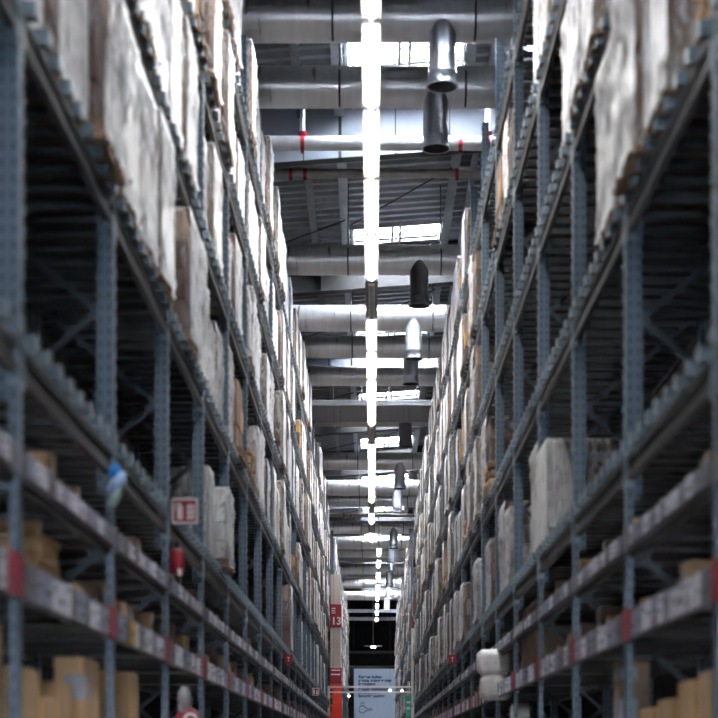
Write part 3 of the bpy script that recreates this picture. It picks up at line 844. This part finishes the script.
# shelves
rs = random.Random(33)
SHN = {0: 'lower shelf', 1: 'upper shelf'}
cnt = 0
OL = ['nearest', 'second', 'third', 'fourth', 'fifth', 'sixth', 'seventh']
def shelf_fill(s, k, sh, individual=True, sink=None):
    yb = Y0[s] + L * k; z = (SH1, SH2)[sh]; hmax = .40 if sh == 0 else .27
    y = yb + .12 + rs.uniform(0, .2); i = 0
    while y < yb + L - .35:
        style = rs.choice(['box', 'box', 'flat', 'upright', 'upright', 'gap', 'box', 'box'])
        if style == 'gap': y += rs.uniform(.15, .4); continue
        w = {'box': rs.uniform(.22, .4), 'flat': rs.uniform(.4, .6), 'upright': rs.uniform(.10, .16)}[style]
        w = round(w * 20) / 20 + .0
        h = {'box': rs.choice([.15, .2, .25, .3]), 'flat': .10, 'upright': rs.choice([.25, .35])}[style]
        h = min(h, hmax) if sh == 0 else min(h, rs.choice([.12, .18, .25]))
        if k in (-1, 0) and sh == 0: h = min(h, .22)
        if y + w > yb + L - .1: break
        d = .5; kk = rs.choice(['kraft', 'carton', 'kraft', 'carton', 'cartondk'])
        x = AX + .05 + d / 2 + rs.uniform(0, .1)
        if individual:
            desc = {'box': 'brown carton', 'flat': 'flat brown carton', 'upright': 'narrow upright brown carton'}[style]
            carton(x, y + w / 2, z, w, d, h, '%s, %s of the %s rack, %s bay, %s item' % (desc, SHN[sh], SIDE[s], ORD[k + 1], OL[min(i, 6)]), s, kk,
                   rs.uniform(-.05, .05), 'cartons on the %s, %s rack' % (SHN[sh], SIDE[s]), parts=(k < 3))
        else:
            sink.bbox(min(s * (x - d / 2), s * (x + d / 2)), max(s * (x - d / 2), s * (x + d / 2)), y, y + w, H + z, H + z + h, kk, .01)
        y += w + rs.uniform(.02, .08); i += 1
far = MB()
for s in (-1, 1):
    for k in range(-1, NB):
        for sh in (0, 1):
            if s < 0 and k == 0 and sh == 0: continue
            if s > 0 and k == 0 and sh == 0: continue
            if s > 0 and k == 3: continue
            if k < 9: shelf_fill(s, k, sh)
            else: shelf_fill(s, k, sh, False, far)
        if k >= 5:   # floor level deep in the distance
            yb = Y0[s] + L * k; y = yb + .15
            while y < yb + 2.2:
                w = rs.uniform(.4, .7); h = rs.uniform(1.3, 2.0)
                far.bbox(min(s * (AX + .05), s * (AX + .75)), max(s * (AX + .05), s * (AX + .75)), y, y + w, 0, h, rs.choice(['carton', 'kraft', 'cartondk']), .01)
                y += w + rs.uniform(.05, .5)
o = link('distant_cartons', far.mesh('distant_cartons')); tag(o, 'mass of small brown cartons on the low shelves far down both racks', 'cartons', None, 'stuff')
# left second bay, lower shelf: leaning pile of flat packs
y = 8.72
WPILE = ['bottom', 'second', 'third', 'fourth', 'fifth', 'sixth', 'top']
for i in range(7):
    carton(AX + .33, y + .012 * math.sin(i * 2), SH1 + i * .046, .52, .50, .044, 'thin tan flat pack, %s in the tall pile, first left post' % (WPILE[i] + ' one'), -1, 'kraft', .05 * math.sin(i * 1.7), 'pile of flat packs, left', 'flat_pack', False)
carton(AX + .33, 8.72, SH1 + 7 * .046 + .012, .34, .40, .05, 'small tilted box lying on the tall pile of flat packs', -1, 'kraft', .2, None, 'carton', False, .03)
for i in range(3):
    carton(AX + .30, 9.48, SH1 + i * .045, .45, .5, .042, 'flat tan carton, %s of the short pile in the second left bay' % ['bottom', 'middle', 'top'][i], -1, 'kraft', .04 * i, 'short pile of flat packs, left', 'flat_pack', False)
carton(AX + .30, 9.97, SH1, .36, .5, .07, 'flat tan carton lying alone right of the short pile, left rack', -1, 'kraft', 0, None, 'flat_pack', False)
carton(AX + .55, 9.14, SH1, .16, .4, .24, 'dark upright carton between the two flat pack piles', -1, 'cartondk', 0, None, 'carton', False)
# right second bay lower shelf
carton(AX + .28, 8.20, SH1, .50, .5, .10, 'long flat carton near the first right post, lower shelf', 1, 'kraft', .1, None, 'flat_pack', False)
carton(AX + .25, 8.95, SH1, .22, .35, .22, 'upright orange-brown carton alone on the right lower shelf', 1, 'kraft', .1)
for i in range(3):
    carton(AX + .3, 9.9, SH1 + i * .042, .55, .5, .04, 'flat tan pack, %s of the low pile near the second right post' % ['bottom', 'middle', 'top'][i], 1, 'carton', .05 * i, 'low pile of flat packs, right', 'flat_pack', False)
# right fourth visible bay: rows of tall paper bundles
for i in range(6):
    yy = 16.45 + i * .40
    carton(AX + .32, yy, SH1, .30, .5, .44, 'tall pinkish-brown bundle in the fifth right bay, %s of the row' % OL[i], 1, 'carton', .03 * math.sin(i * 3), 'tall bundles, fifth right bay', 'paper_bundle', False)
    carton(AX + .30, yy, SH2, .28, .45, .26, 'brown bundle on the upper shelf above the tall row, fifth right bay, %s' % OL[i], 1, 'carton', .04 * math.cos(i * 3), 'upper bundles, fifth right bay', 'paper_bundle', False)

# ------------------------------------------------------------------ signs and small things
def text(body, size, loc, parent, k, rot=(PI / 2, 0, 0), bold=.0, align='LEFT', sx=1.0):
    c = bpy.data.curves.new('lettering', 'FONT'); c.body = body; c.size = size; c.extrude = .002; c.offset = bold; c.align_x = align
    c.materials.append(M[k]); t_ = bpy.data.objects.new('tmp', c); COL.objects.link(t_)
    bpy.context.view_layer.update(); me = bpy.data.meshes.new_from_object(t_.evaluated_get(bpy.context.evaluated_depsgraph_get()))
    bpy.data.objects.remove(t_); o = bpy.data.objects.new('lettering', me); COL.objects.link(o)
    o.location = loc; o.rotation_euler = rot; o.parent = parent; o.scale = (sx, 1, 1); return o
def ext_sign(x, y, z, w, label):
    h = w * 1.0
    root = link('fire_sign', MB().bbox(-w / 2, w / 2, -.006, .006, -h / 2, h / 2, 'paint', .003).mesh('fire_sign'), None, (x, y, H + z)); tag(root, label, 'sign')
    link('red_field', MB().box(-w * .43, w * .43, -.009, -.006, -h * .42, h * .42, 'red').mesh('red_field'), root)
    mb = MB()
    # extinguisher pictogram
    mb.bbox(-w * .30, -w * .08, -.013, -.009, -h * .33, h * .18, 'paint', .001); mb.box(-w * .24, -w * .14, -.012, -.009, h * .18, h * .28, 'paint')
    mb.box(-w * .34, -w * .14, -.012, -.009, h * .26, h * .31, 'paint'); mb.box(-w * .36, -w * .33, -.012, -.009, h * .02, h * .29, 'paint')
    link('extinguisher_pictogram', mb.mesh('extinguisher_pictogram'), root)
    mb = MB()
    for i, (dx, hh) in enumerate(((.06, .10), (.16, .26), (.27, .16))):
        for q in range(3):
            zc = -h * .30 + q * h * .20
            mb.add([(w * dx, -.012, zc), (w * (dx + .08), -.012, zc - .01), (w * (dx + .11), -.012, zc + h * .10), (w * (dx + .04), -.012, zc + h * (.13 + hh * .3))], [(0, 1, 2, 3)], 'paint')
    link('flame_pictogram', mb.mesh('flame_pictogram'), root)
    mb = MB().box(-w / 2 - .05, -w / 2 + .01, -.012, .012, h * .3, h * .36, 'brace') if x < 0 else MB().box(w / 2 - .01, w / 2 + .05, -.012, .012, h * .3, h * .36, 'brace')
    link('bracket', mb.mesh('bracket'), root); return root
ext_sign(-1.455, 13.0, 1.875, .20, 'red and white fire extinguisher sign sticking out by the third left post')
ext_sign(-1.46, 43.2, 1.56, .19, 'tiny distant fire extinguisher sign on the left rack')
def marker_sign(x, y, z, w, h, label, txt):
    root = link('location_sign', MB().bbox(-w / 2, w / 2, -.015, .015, -h / 2, h / 2, 'red', .004).mesh('location_sign'), None, (x, y, H + z)); tag(root, label, 'sign')
    link('white_mark', MB().box(-w * .12, w * .12, -.018, -.015, h * .1, h * .22, 'paint').box(-w * .05, w * .05, -.018, -.015, -h * .22, -h * .05, 'paint').mesh('white_mark'), root)
    link('bracket', MB().box(-w / 2 - .07 if x < 0 else w / 2, -w / 2 if x < 0 else w / 2 + .07, -.01, .01, -.02, .02, 'brace').mesh('bracket'), root)
marker_sign(-1.53, 30.6, 1.70, .15, .17, 'small dark red square sign beside a wrapped load, left rack', '')
marker_sign(1.49, 31.0, 1.72, .14, .17, 'small dark red square sign under white boxes, right rack', '')
# red hand extinguisher-like bell under the lowest tier near the third left post
mb = MB().lathe([(.001, .20), (.035, .195), (.055, .16), (.058, .02), (.05, 0), (.001, 0)], 'red', 20)
root = link('fire_extinguisher', mb.mesh('fire_extinguisher'), None, (-1.53, 13.1, H + 1.40)); tag(root, 'red extinguisher hung high beside the third left post under the deck', 'fire extinguisher')
link('valve', MB().cyl((0, 0, .19), (0, 0, .25), .015, 'dark', 10).box(-.03, .03, -.01, .01, .235, .25, 'dark').mesh('valve'), root)
link('nozzle', MB().cyl((.03, -.055, -.02), (.03, -.05, .03), .018, 'paint', 10).mesh('nozzle'), root)
link('bracket', MB().box(-.075, -.05, -.02, .02, .08, .12, 'brace').mesh('bracket'), root)
# blue carrier bag hung on second post
rb = random.Random(3)
def bag(k, w, h, seed):
    rnd = random.Random(seed); mb = MB(); n = 8; vs = []
    for q in range(n + 1):
        for t in range(14):
            a = 2 * PI * t / 14; z = -h * q / n; r = (.25 + .75 * math.sin(PI * min(1, (q + .8) / n) * .75)) * w / 2 * (1 + rnd.uniform(-.15, .15))
            vs.append((r * math.cos(a) * .55, r * math.sin(a), z + rnd.uniform(-.01, .01)))
    mb.add(vs, [(q * 14 + t, q * 14 + (t + 1) % 14, (q + 1) * 14 + (t + 1) % 14, (q + 1) * 14 + t) for q in range(n) for t in range(14)] + [tuple(n * 14 + t for t in range(14))], k, True)
    return mb
root = link('carrier_bag', bag('paleblue', .16, .15, 1).mesh('carrier_bag'), None, (-1.515, 10.2, H + 1.71)); tag(root, 'bright blue and pale plastic bag hung on the second left post', 'bag')
root.rotation_euler = (0, .5, 0)
link('blue_top', bag('blue', .13, .09, 2).mesh('blue_top'), root, (-.045, -.02, .02))
link('pale_bottom', bag('mint', .11, .12, 4).mesh('pale_bottom'), root, (.03, 0, -.09))
link('cord', MB().cyl((-.02, 0, 0), (-.05, 0, .09), .006, 'ink', 6).mesh('cord'), root)
# red hose reel with clear bag
root = link('hose_reel', MB().cyl((0, -.06, 0), (0, .06, 0), .10, 'red', 28).mesh('hose_reel'), None, (-1.50, 13.6, H + .26)); tag(root, 'red reel with a white ring and clear bag at the bottom of the left rack', 'reel')
mb = MB(); nn = 24
mb.v = [(r * math.cos(2 * PI * i / nn) + .03, -.065 - d, r * math.sin(2 * PI * i / nn)) for r, d in ((.055, 0), (.058, .008), (.04, .008), (.038, 0)) for i in range(nn)]
for j_ in range(3):
    for i in range(nn): mb.f.append([j_ * nn + i, j_ * nn + (i + 1) % nn, (j_ + 1) * nn + (i + 1) % nn, (j_ + 1) * nn + i]); mb.m.append(0); mb.sm.append(True)
mb.mats = ['paint']
link('white_ring', mb.mesh('white_ring'), root)
o = link('clear_bag', bag('clear', .22, .20, 9).mesh('clear_bag'), root, (-.03, .0, .27))
link('wall_arm', MB().box(-.12, -.02, .0, .03, -.02, .02, 'dark').mesh('wall_arm'), root)
link('stand', MB().cyl((0, .03, -.09), (0, .03, -.26 - H), .02, 'dark', 10).box(-.12, .12, -.05, .12, -.26 - H, -.235 - H, 'dark').mesh('stand'), root)
# white wrapped rolls/bags hanging from the right rack in the seventh bay
def cushion(w, d, h, seed, k='filmw'):
    rnd = random.Random(seed); mb = MB(); n = 14; vs = []
    for q in range(n + 1):
        v = q / n
        for t in range(28):
            a = 2 * PI * t / 28; ca, sa = math.cos(a), math.sin(a)
            sq = 1 / max(abs(ca), abs(sa)) ** .75
            r = (1 - abs(2 * v - 1) ** 6) ** .35 if 0 < v < 1 else .72
            r = max(r, .72) * (1 + .03 * math.sin(3 * a + seed) + rnd.uniform(-.02, .02))
            vs.append((ca * sq * r * w / 2, sa * sq * r * d / 2, h * v + rnd.uniform(-.005, .005)))
    mb.add(vs, [(q * 28 + t, q * 28 + (t + 1) % 28, (q + 1) * 28 + (t + 1) % 28, (q + 1) * 28 + t) for q in range(n) for t in range(28)] + [tuple(range(28))[::-1], tuple(n * 28 + t for t in range(28))], k, True)
    return mb
M['bale'] = pbr('white_bale_film', (.80, .79, .76), .4, 0, .12, 5, (2, 2, 1), .6, 7, spec=.6)
yy = 21.22
o = link('wrapped_bale', cushion(.40, .42, .31, 2, 'bale').mesh('wrapped_bale'), None, (1.565, yy, H + .665)); tag(o, 'white plastic-wrapped bale over the red label strip, lower of two', 'bale', 'white bales on the right')
o = link('wrapped_bale', cushion(.42, .42, .32, 5, 'bale').mesh('wrapped_bale'), None, (1.545, yy, H + .975)); tag(o, 'white plastic-wrapped bale, upper of two jutting from the right rack', 'bale', 'white bales on the right')
mb = cushion(.22, .3, .24, 8, 'bale'); 
o = link('bundled_bag', mb.mesh('bundled_bag'), None, (1.72, 19.4, H + .32)); tag(o, 'small white plastic bundle at the bottom edge, right floor stack', 'bag')
carton(1.78, 19.4, fl, .4, .4, H + .31, 'tall carton under the small white plastic bundle', 1, 'cartondk', 0, None, 'carton', False)
# two white boxes above the right red square sign
for i, lab in enumerate(('lower plain white box standing above the right red sign', 'upper plain white box standing above the right red sign')):
    o = link('white_box', cached('white_box', lambda: MB().bbox(-.2, .2, -.2, .2, 0, .44, 'board', .01)), None, (AX + .17, 32.0, H + DECKS[0] + .445 * i)); tag(o, lab, 'box')

# number 13 column and the crossing
YC = 65.4
xl = -1.42
root = link('aisle_column', MB().bbox(-.21, .21, -.2, .2, 0, H + 6.93, 'column', .02).box(-.09, -.075, -.204, -.2, 0, H + 6.93, 'pipedk').mesh('aisle_column'), None, (xl, YC, 0)); tag(root, 'beige square column carrying the red number 13 sign, end of left rack', 'column')
root = link('number_sign', MB().bbox(-.23, .23, -.03, .03, -.45, .45, 'red', .01).mesh('number_sign'), None, (xl, YC - .23, H + 5.32)); tag(root, 'dark red sign with white number 13 on the beige column', 'sign')
text('13', .40, (-.17, -.036, -.34), root, 'paint', bold=.012)
link('small_print', MB().box(-.15, .0, -.036, -.03, .26, .30, 'paint').box(-.15, -.02, -.036, -.03, .17, .21, 'paint').box(-.15, .0, -.036, -.03, .09, .12, 'paint').mesh('small_print'), root)
root = link('red_cladding', MB().bbox(-.23, .24, -.03, .03, -.20, .40, 'red', .01).mesh('red_cladding'), None, (xl, YC - .23, H + 2.88)); tag(root, 'dark red information board with white lines low on the beige column', 'sign board')
link('white_line', MB().box(-.16, .18, -.036, -.03, .29, .33, 'paint').box(-.18, .18, -.036, -.03, .12, .17, 'paint').mesh('white_line'), root)
root = link('orange_panel', MB().bbox(-.22, .24, -.02, .02, -2.9, .0, 'scarlet', .008).mesh('orange_panel'), None, (xl, YC - .22, H + 2.66)); tag(root, 'bright orange-red panel at the foot of the column', 'sign board')
for za, zb, xb in ((-.42, -.22, -.09), (-.8, -.55, -.12), (-1.1, -.9, -.15)): link('dark_tab', MB().box(-.22, xb, -.05, -.02, za, zb, 'dark').mesh('dark_tab'), root)
root = link('number_sign', MB().bbox(-.03, .03, -.2, .2, -.5, .5, 'red', .01).mesh('number_sign_r'), None, (1.58, YC - .8, H + 5.3)); tag(root, 'narrow red aisle sign seen edge-on at the far right', 'sign')
link('bracket', MB().box(.03, .12, -.02, .02, -.03, .03, 'brace').mesh('bracket_r'), root)
# height gauge: white posts with two cross bars
root = link('height_gauge', None, None, (0, 64.2, 0)); tag(root, 'white pole frame with two thin bars spanning the aisle crossing', 'barrier frame')
link('pole', MB().cyl((1.565, 0, 0), (1.565, 0, H + 4.75), .06, 'paint', 14).mesh('pole'), root)
link('pole', MB().cyl((-1.66, 0, 0), (-1.66, 0, H + 2.54), .045, 'paint', 14).mesh('pole_l'), root)
for z in (2.50, 2.30): link('crossbar', MB().box(-1.66, 1.56, -.035, .035, H + z - .035, H + z + .035, 'paint').mesh('crossbar'), root)
root = link('green_sign', MB().bbox(-.10, .10, -.01, .01, -.42, .42, 'green', .005).mesh('green_sign'), None, (1.40, 64.1, H + 1.75)); tag(root, 'green and white notice on the white pole', 'sign')
link('white_mark', MB().box(-.07, .07, -.014, -.01, .12, .2, 'paint').box(-.07, .07, -.014, -.01, -.12, -.02, 'paint').mesh('white_mark_g'), root)
link('bracket', MB().box(.10, .16, -.01, .01, -.02, .02, 'brace').mesh('bracket_g'), root)
for i, (px, py, r, Y) in enumerate(((390, 690, 1.4, 90.), (402, 690, 1.1, 67.), (349, 695.5, 1.2, 92.))):
    x = (px - 372) * Y / F; z = (752 - py) * Y / F
    side = ('hanging before the banner', 'at the right rack run', 'at the left rack run')[i]
    root = link('spot_lamp', MB().lathe([(.03, .14), (.06, .12), (r * Y / F, .02), (r * Y / F, 0)], 'house', 14).mesh('spot_lamp%d' % i), None, (x, Y, H + z)); tag(root, 'small bright white lamp ' + side, 'lamp')
    link('bulb', MB().lathe([(r * Y / F * .9, .0), (r * Y / F * .7, -.05), (.01, -.08)], 'bulb', 14).mesh('bulb%d' % i), root)
    link('suspension_rod', MB().cyl((0, 0, .13), (0, 0, 11.9 - z), .008, 'dark', 6).mesh('rod%d' % i), root)
# small twin luminaire before the end wall
Yf = 118.0; zf = (752 - 646) * Yf / F
root = link('twin_luminaire', MB().box(-.62, .62, -.04, .04, -.03, .04, 'house').mesh('twin_luminaire'), None, (.08, Yf, H + zf)); tag(root, 'small white cross-shaped luminaire hanging before the dark end wall', 'luminaire')
link('lamp_head', MB().lathe([(.03, 0), (.05, -.04), (.06, -.12), (.01, -.14)], 'bulb', 12, (-.1, 0)).mesh('head_a'), root)
link('lamp_head', MB().lathe([(.03, 0), (.05, -.04), (.06, -.12), (.01, -.14)], 'bulb', 12, (.12, 0)).mesh('head_b'), root)
link('suspension_rod', MB().cyl((0, 0, .04), (0, 0, 11.97 - zf), .012, 'pipe', 6).mesh('rod_t'), root)
# blue-grey crossing beams before the end wall
for i, (z, lab) in enumerate(((9.35, 'upper pale blue steel cross beam before the end wall'), (8.9, 'lower pale blue steel cross beam before the end wall'))):
    o = link('cross_beam', MB().box(-XW, XW, -.1, .1, 0, .22, 'purlinl').mesh('cross_beam'), None, (0, 112 + i, H + z)); tag(o, lab, 'beam')

# banner
YS = 123.0
def PX(px): return (px - 372) * YS / F
def PZ(py): return H + (752 - py) * YS / F
bw = (PX(396.5) - PX(354)) / 2
root = link('banner', MB().bbox(-bw, bw, -.03, .03, -6.0, 0, 'sign', .01).mesh('banner'), None, (PX(375.2), YS, PZ(668.8))); tag(root, 'tall pale blue-grey banner with dark wording at the end of the aisle', 'banner')
lx = PX(358.4) - PX(375.2)
def bl(py): return -(py - 668.8) * YS / F
for body, py, sz, bo, w in (('Karena bukan', 678.2, .31, .014, 1.0), ('semua orang gemar', 681.7, .31, .014, 1.0), ('bertukang', 685.2, .31, .014, 1.0),
                     ('Because installations', 690.4, .30, .012, .92), ("isn't everyone's", 693.8, .27, .006, .92), ('favourite pastime', 697.2, .30, .012, .95)):
    text(body, sz, (lx, -.036, bl(py)), root, 'signpanel', bold=bo, sx=w)
mb = MB(); cz = bl(709.5); cx = lx + .30
def ring(cx, cz, r, t=.05, a0=0, a1=360, n=24):
    for i in range(n):
        t0, t1 = math.radians(a0 + (a1 - a0) * i / n), math.radians(a0 + (a1 - a0) * (i + 1) / n)
        mb.bar((cx + r * math.cos(t0), -.034, cz + r * math.sin(t0)), (cx + r * math.cos(t1), -.034, cz + r * math.sin(t1)), .008, t, 'signpanel')
ring(cx, cz + .38, .12); ring(cx, cz, .26)
for a, b in (((cx + .22, cz + .14), (cx + .5, cz)), ((cx + .5, cz), (cx + .22, cz - .14)), ((cx + .5, cz + .12), (cx + .72, cz)), ((cx + .5, cz - .1), (cx + .72, cz)), ((cx + .5, cz + .12), (cx + .5, cz - .1)), ((cx - .05, cz + .1), (cx - .05, cz - .1))):
    mb.bar((a[0], -.034, a[1]), (b[0], -.034, b[1]), .008, .05, 'signpanel')
link('line_drawing', mb.mesh('line_drawing'), root)
link('hanging_rail', MB().box(-bw - .4, bw + .4, -.05, .05, .02, .14, 'backwall').mesh('hanging_rail'), root)
link('rail_cable', MB().cyl((-bw, 0, .1), (-bw, 0, 5), .012, 'dark', 6).cyl((bw, 0, .1), (bw, 0, 5), .012, 'dark', 6).mesh('rail_cable'), root)

# ------------------------------------------------------------------ light and camera
w = bpy.data.worlds.new('sky'); SC.world = w; w.use_nodes = True
bg = w.node_tree.nodes['Background']; bg.inputs[0].default_value = (.90, .94, 1.0, 1); bg.inputs[1].default_value = 70.0

cam = bpy.data.cameras.new('camera'); co = bpy.data.objects.new('camera', cam); COL.objects.link(co); SC.camera = co
co.location = (0, 0, H); co.rotation_euler = (PI / 2, 0, 0)
cam.sensor_width = 36; cam.lens = 36 * F / 718
cam.shift_x = -13 / 718; cam.shift_y = 393 / 718
cam.clip_start = .1; cam.clip_end = 400
cam.dof.use_dof = True; cam.dof.focus_distance = 60; cam.dof.aperture_fstop = 1.85; cam.dof.aperture_blades = 8
SC.view_settings.view_transform = 'Standard'; SC.view_settings.look = 'None'; SC.view_settings.gamma = 1; SC.view_settings.use_curve_mapping = False
SC.view_settings.exposure = 0.85
SC.cycles.max_bounces = 8; SC.cycles.transparent_max_bounces = 24; SC.cycles.diffuse_bounces = 4; SC.cycles.glossy_bounces = 3
SC.cycles.sample_clamp_indirect = 8; SC.cycles.use_denoising = True; SC.cycles.caustics_reflective = False
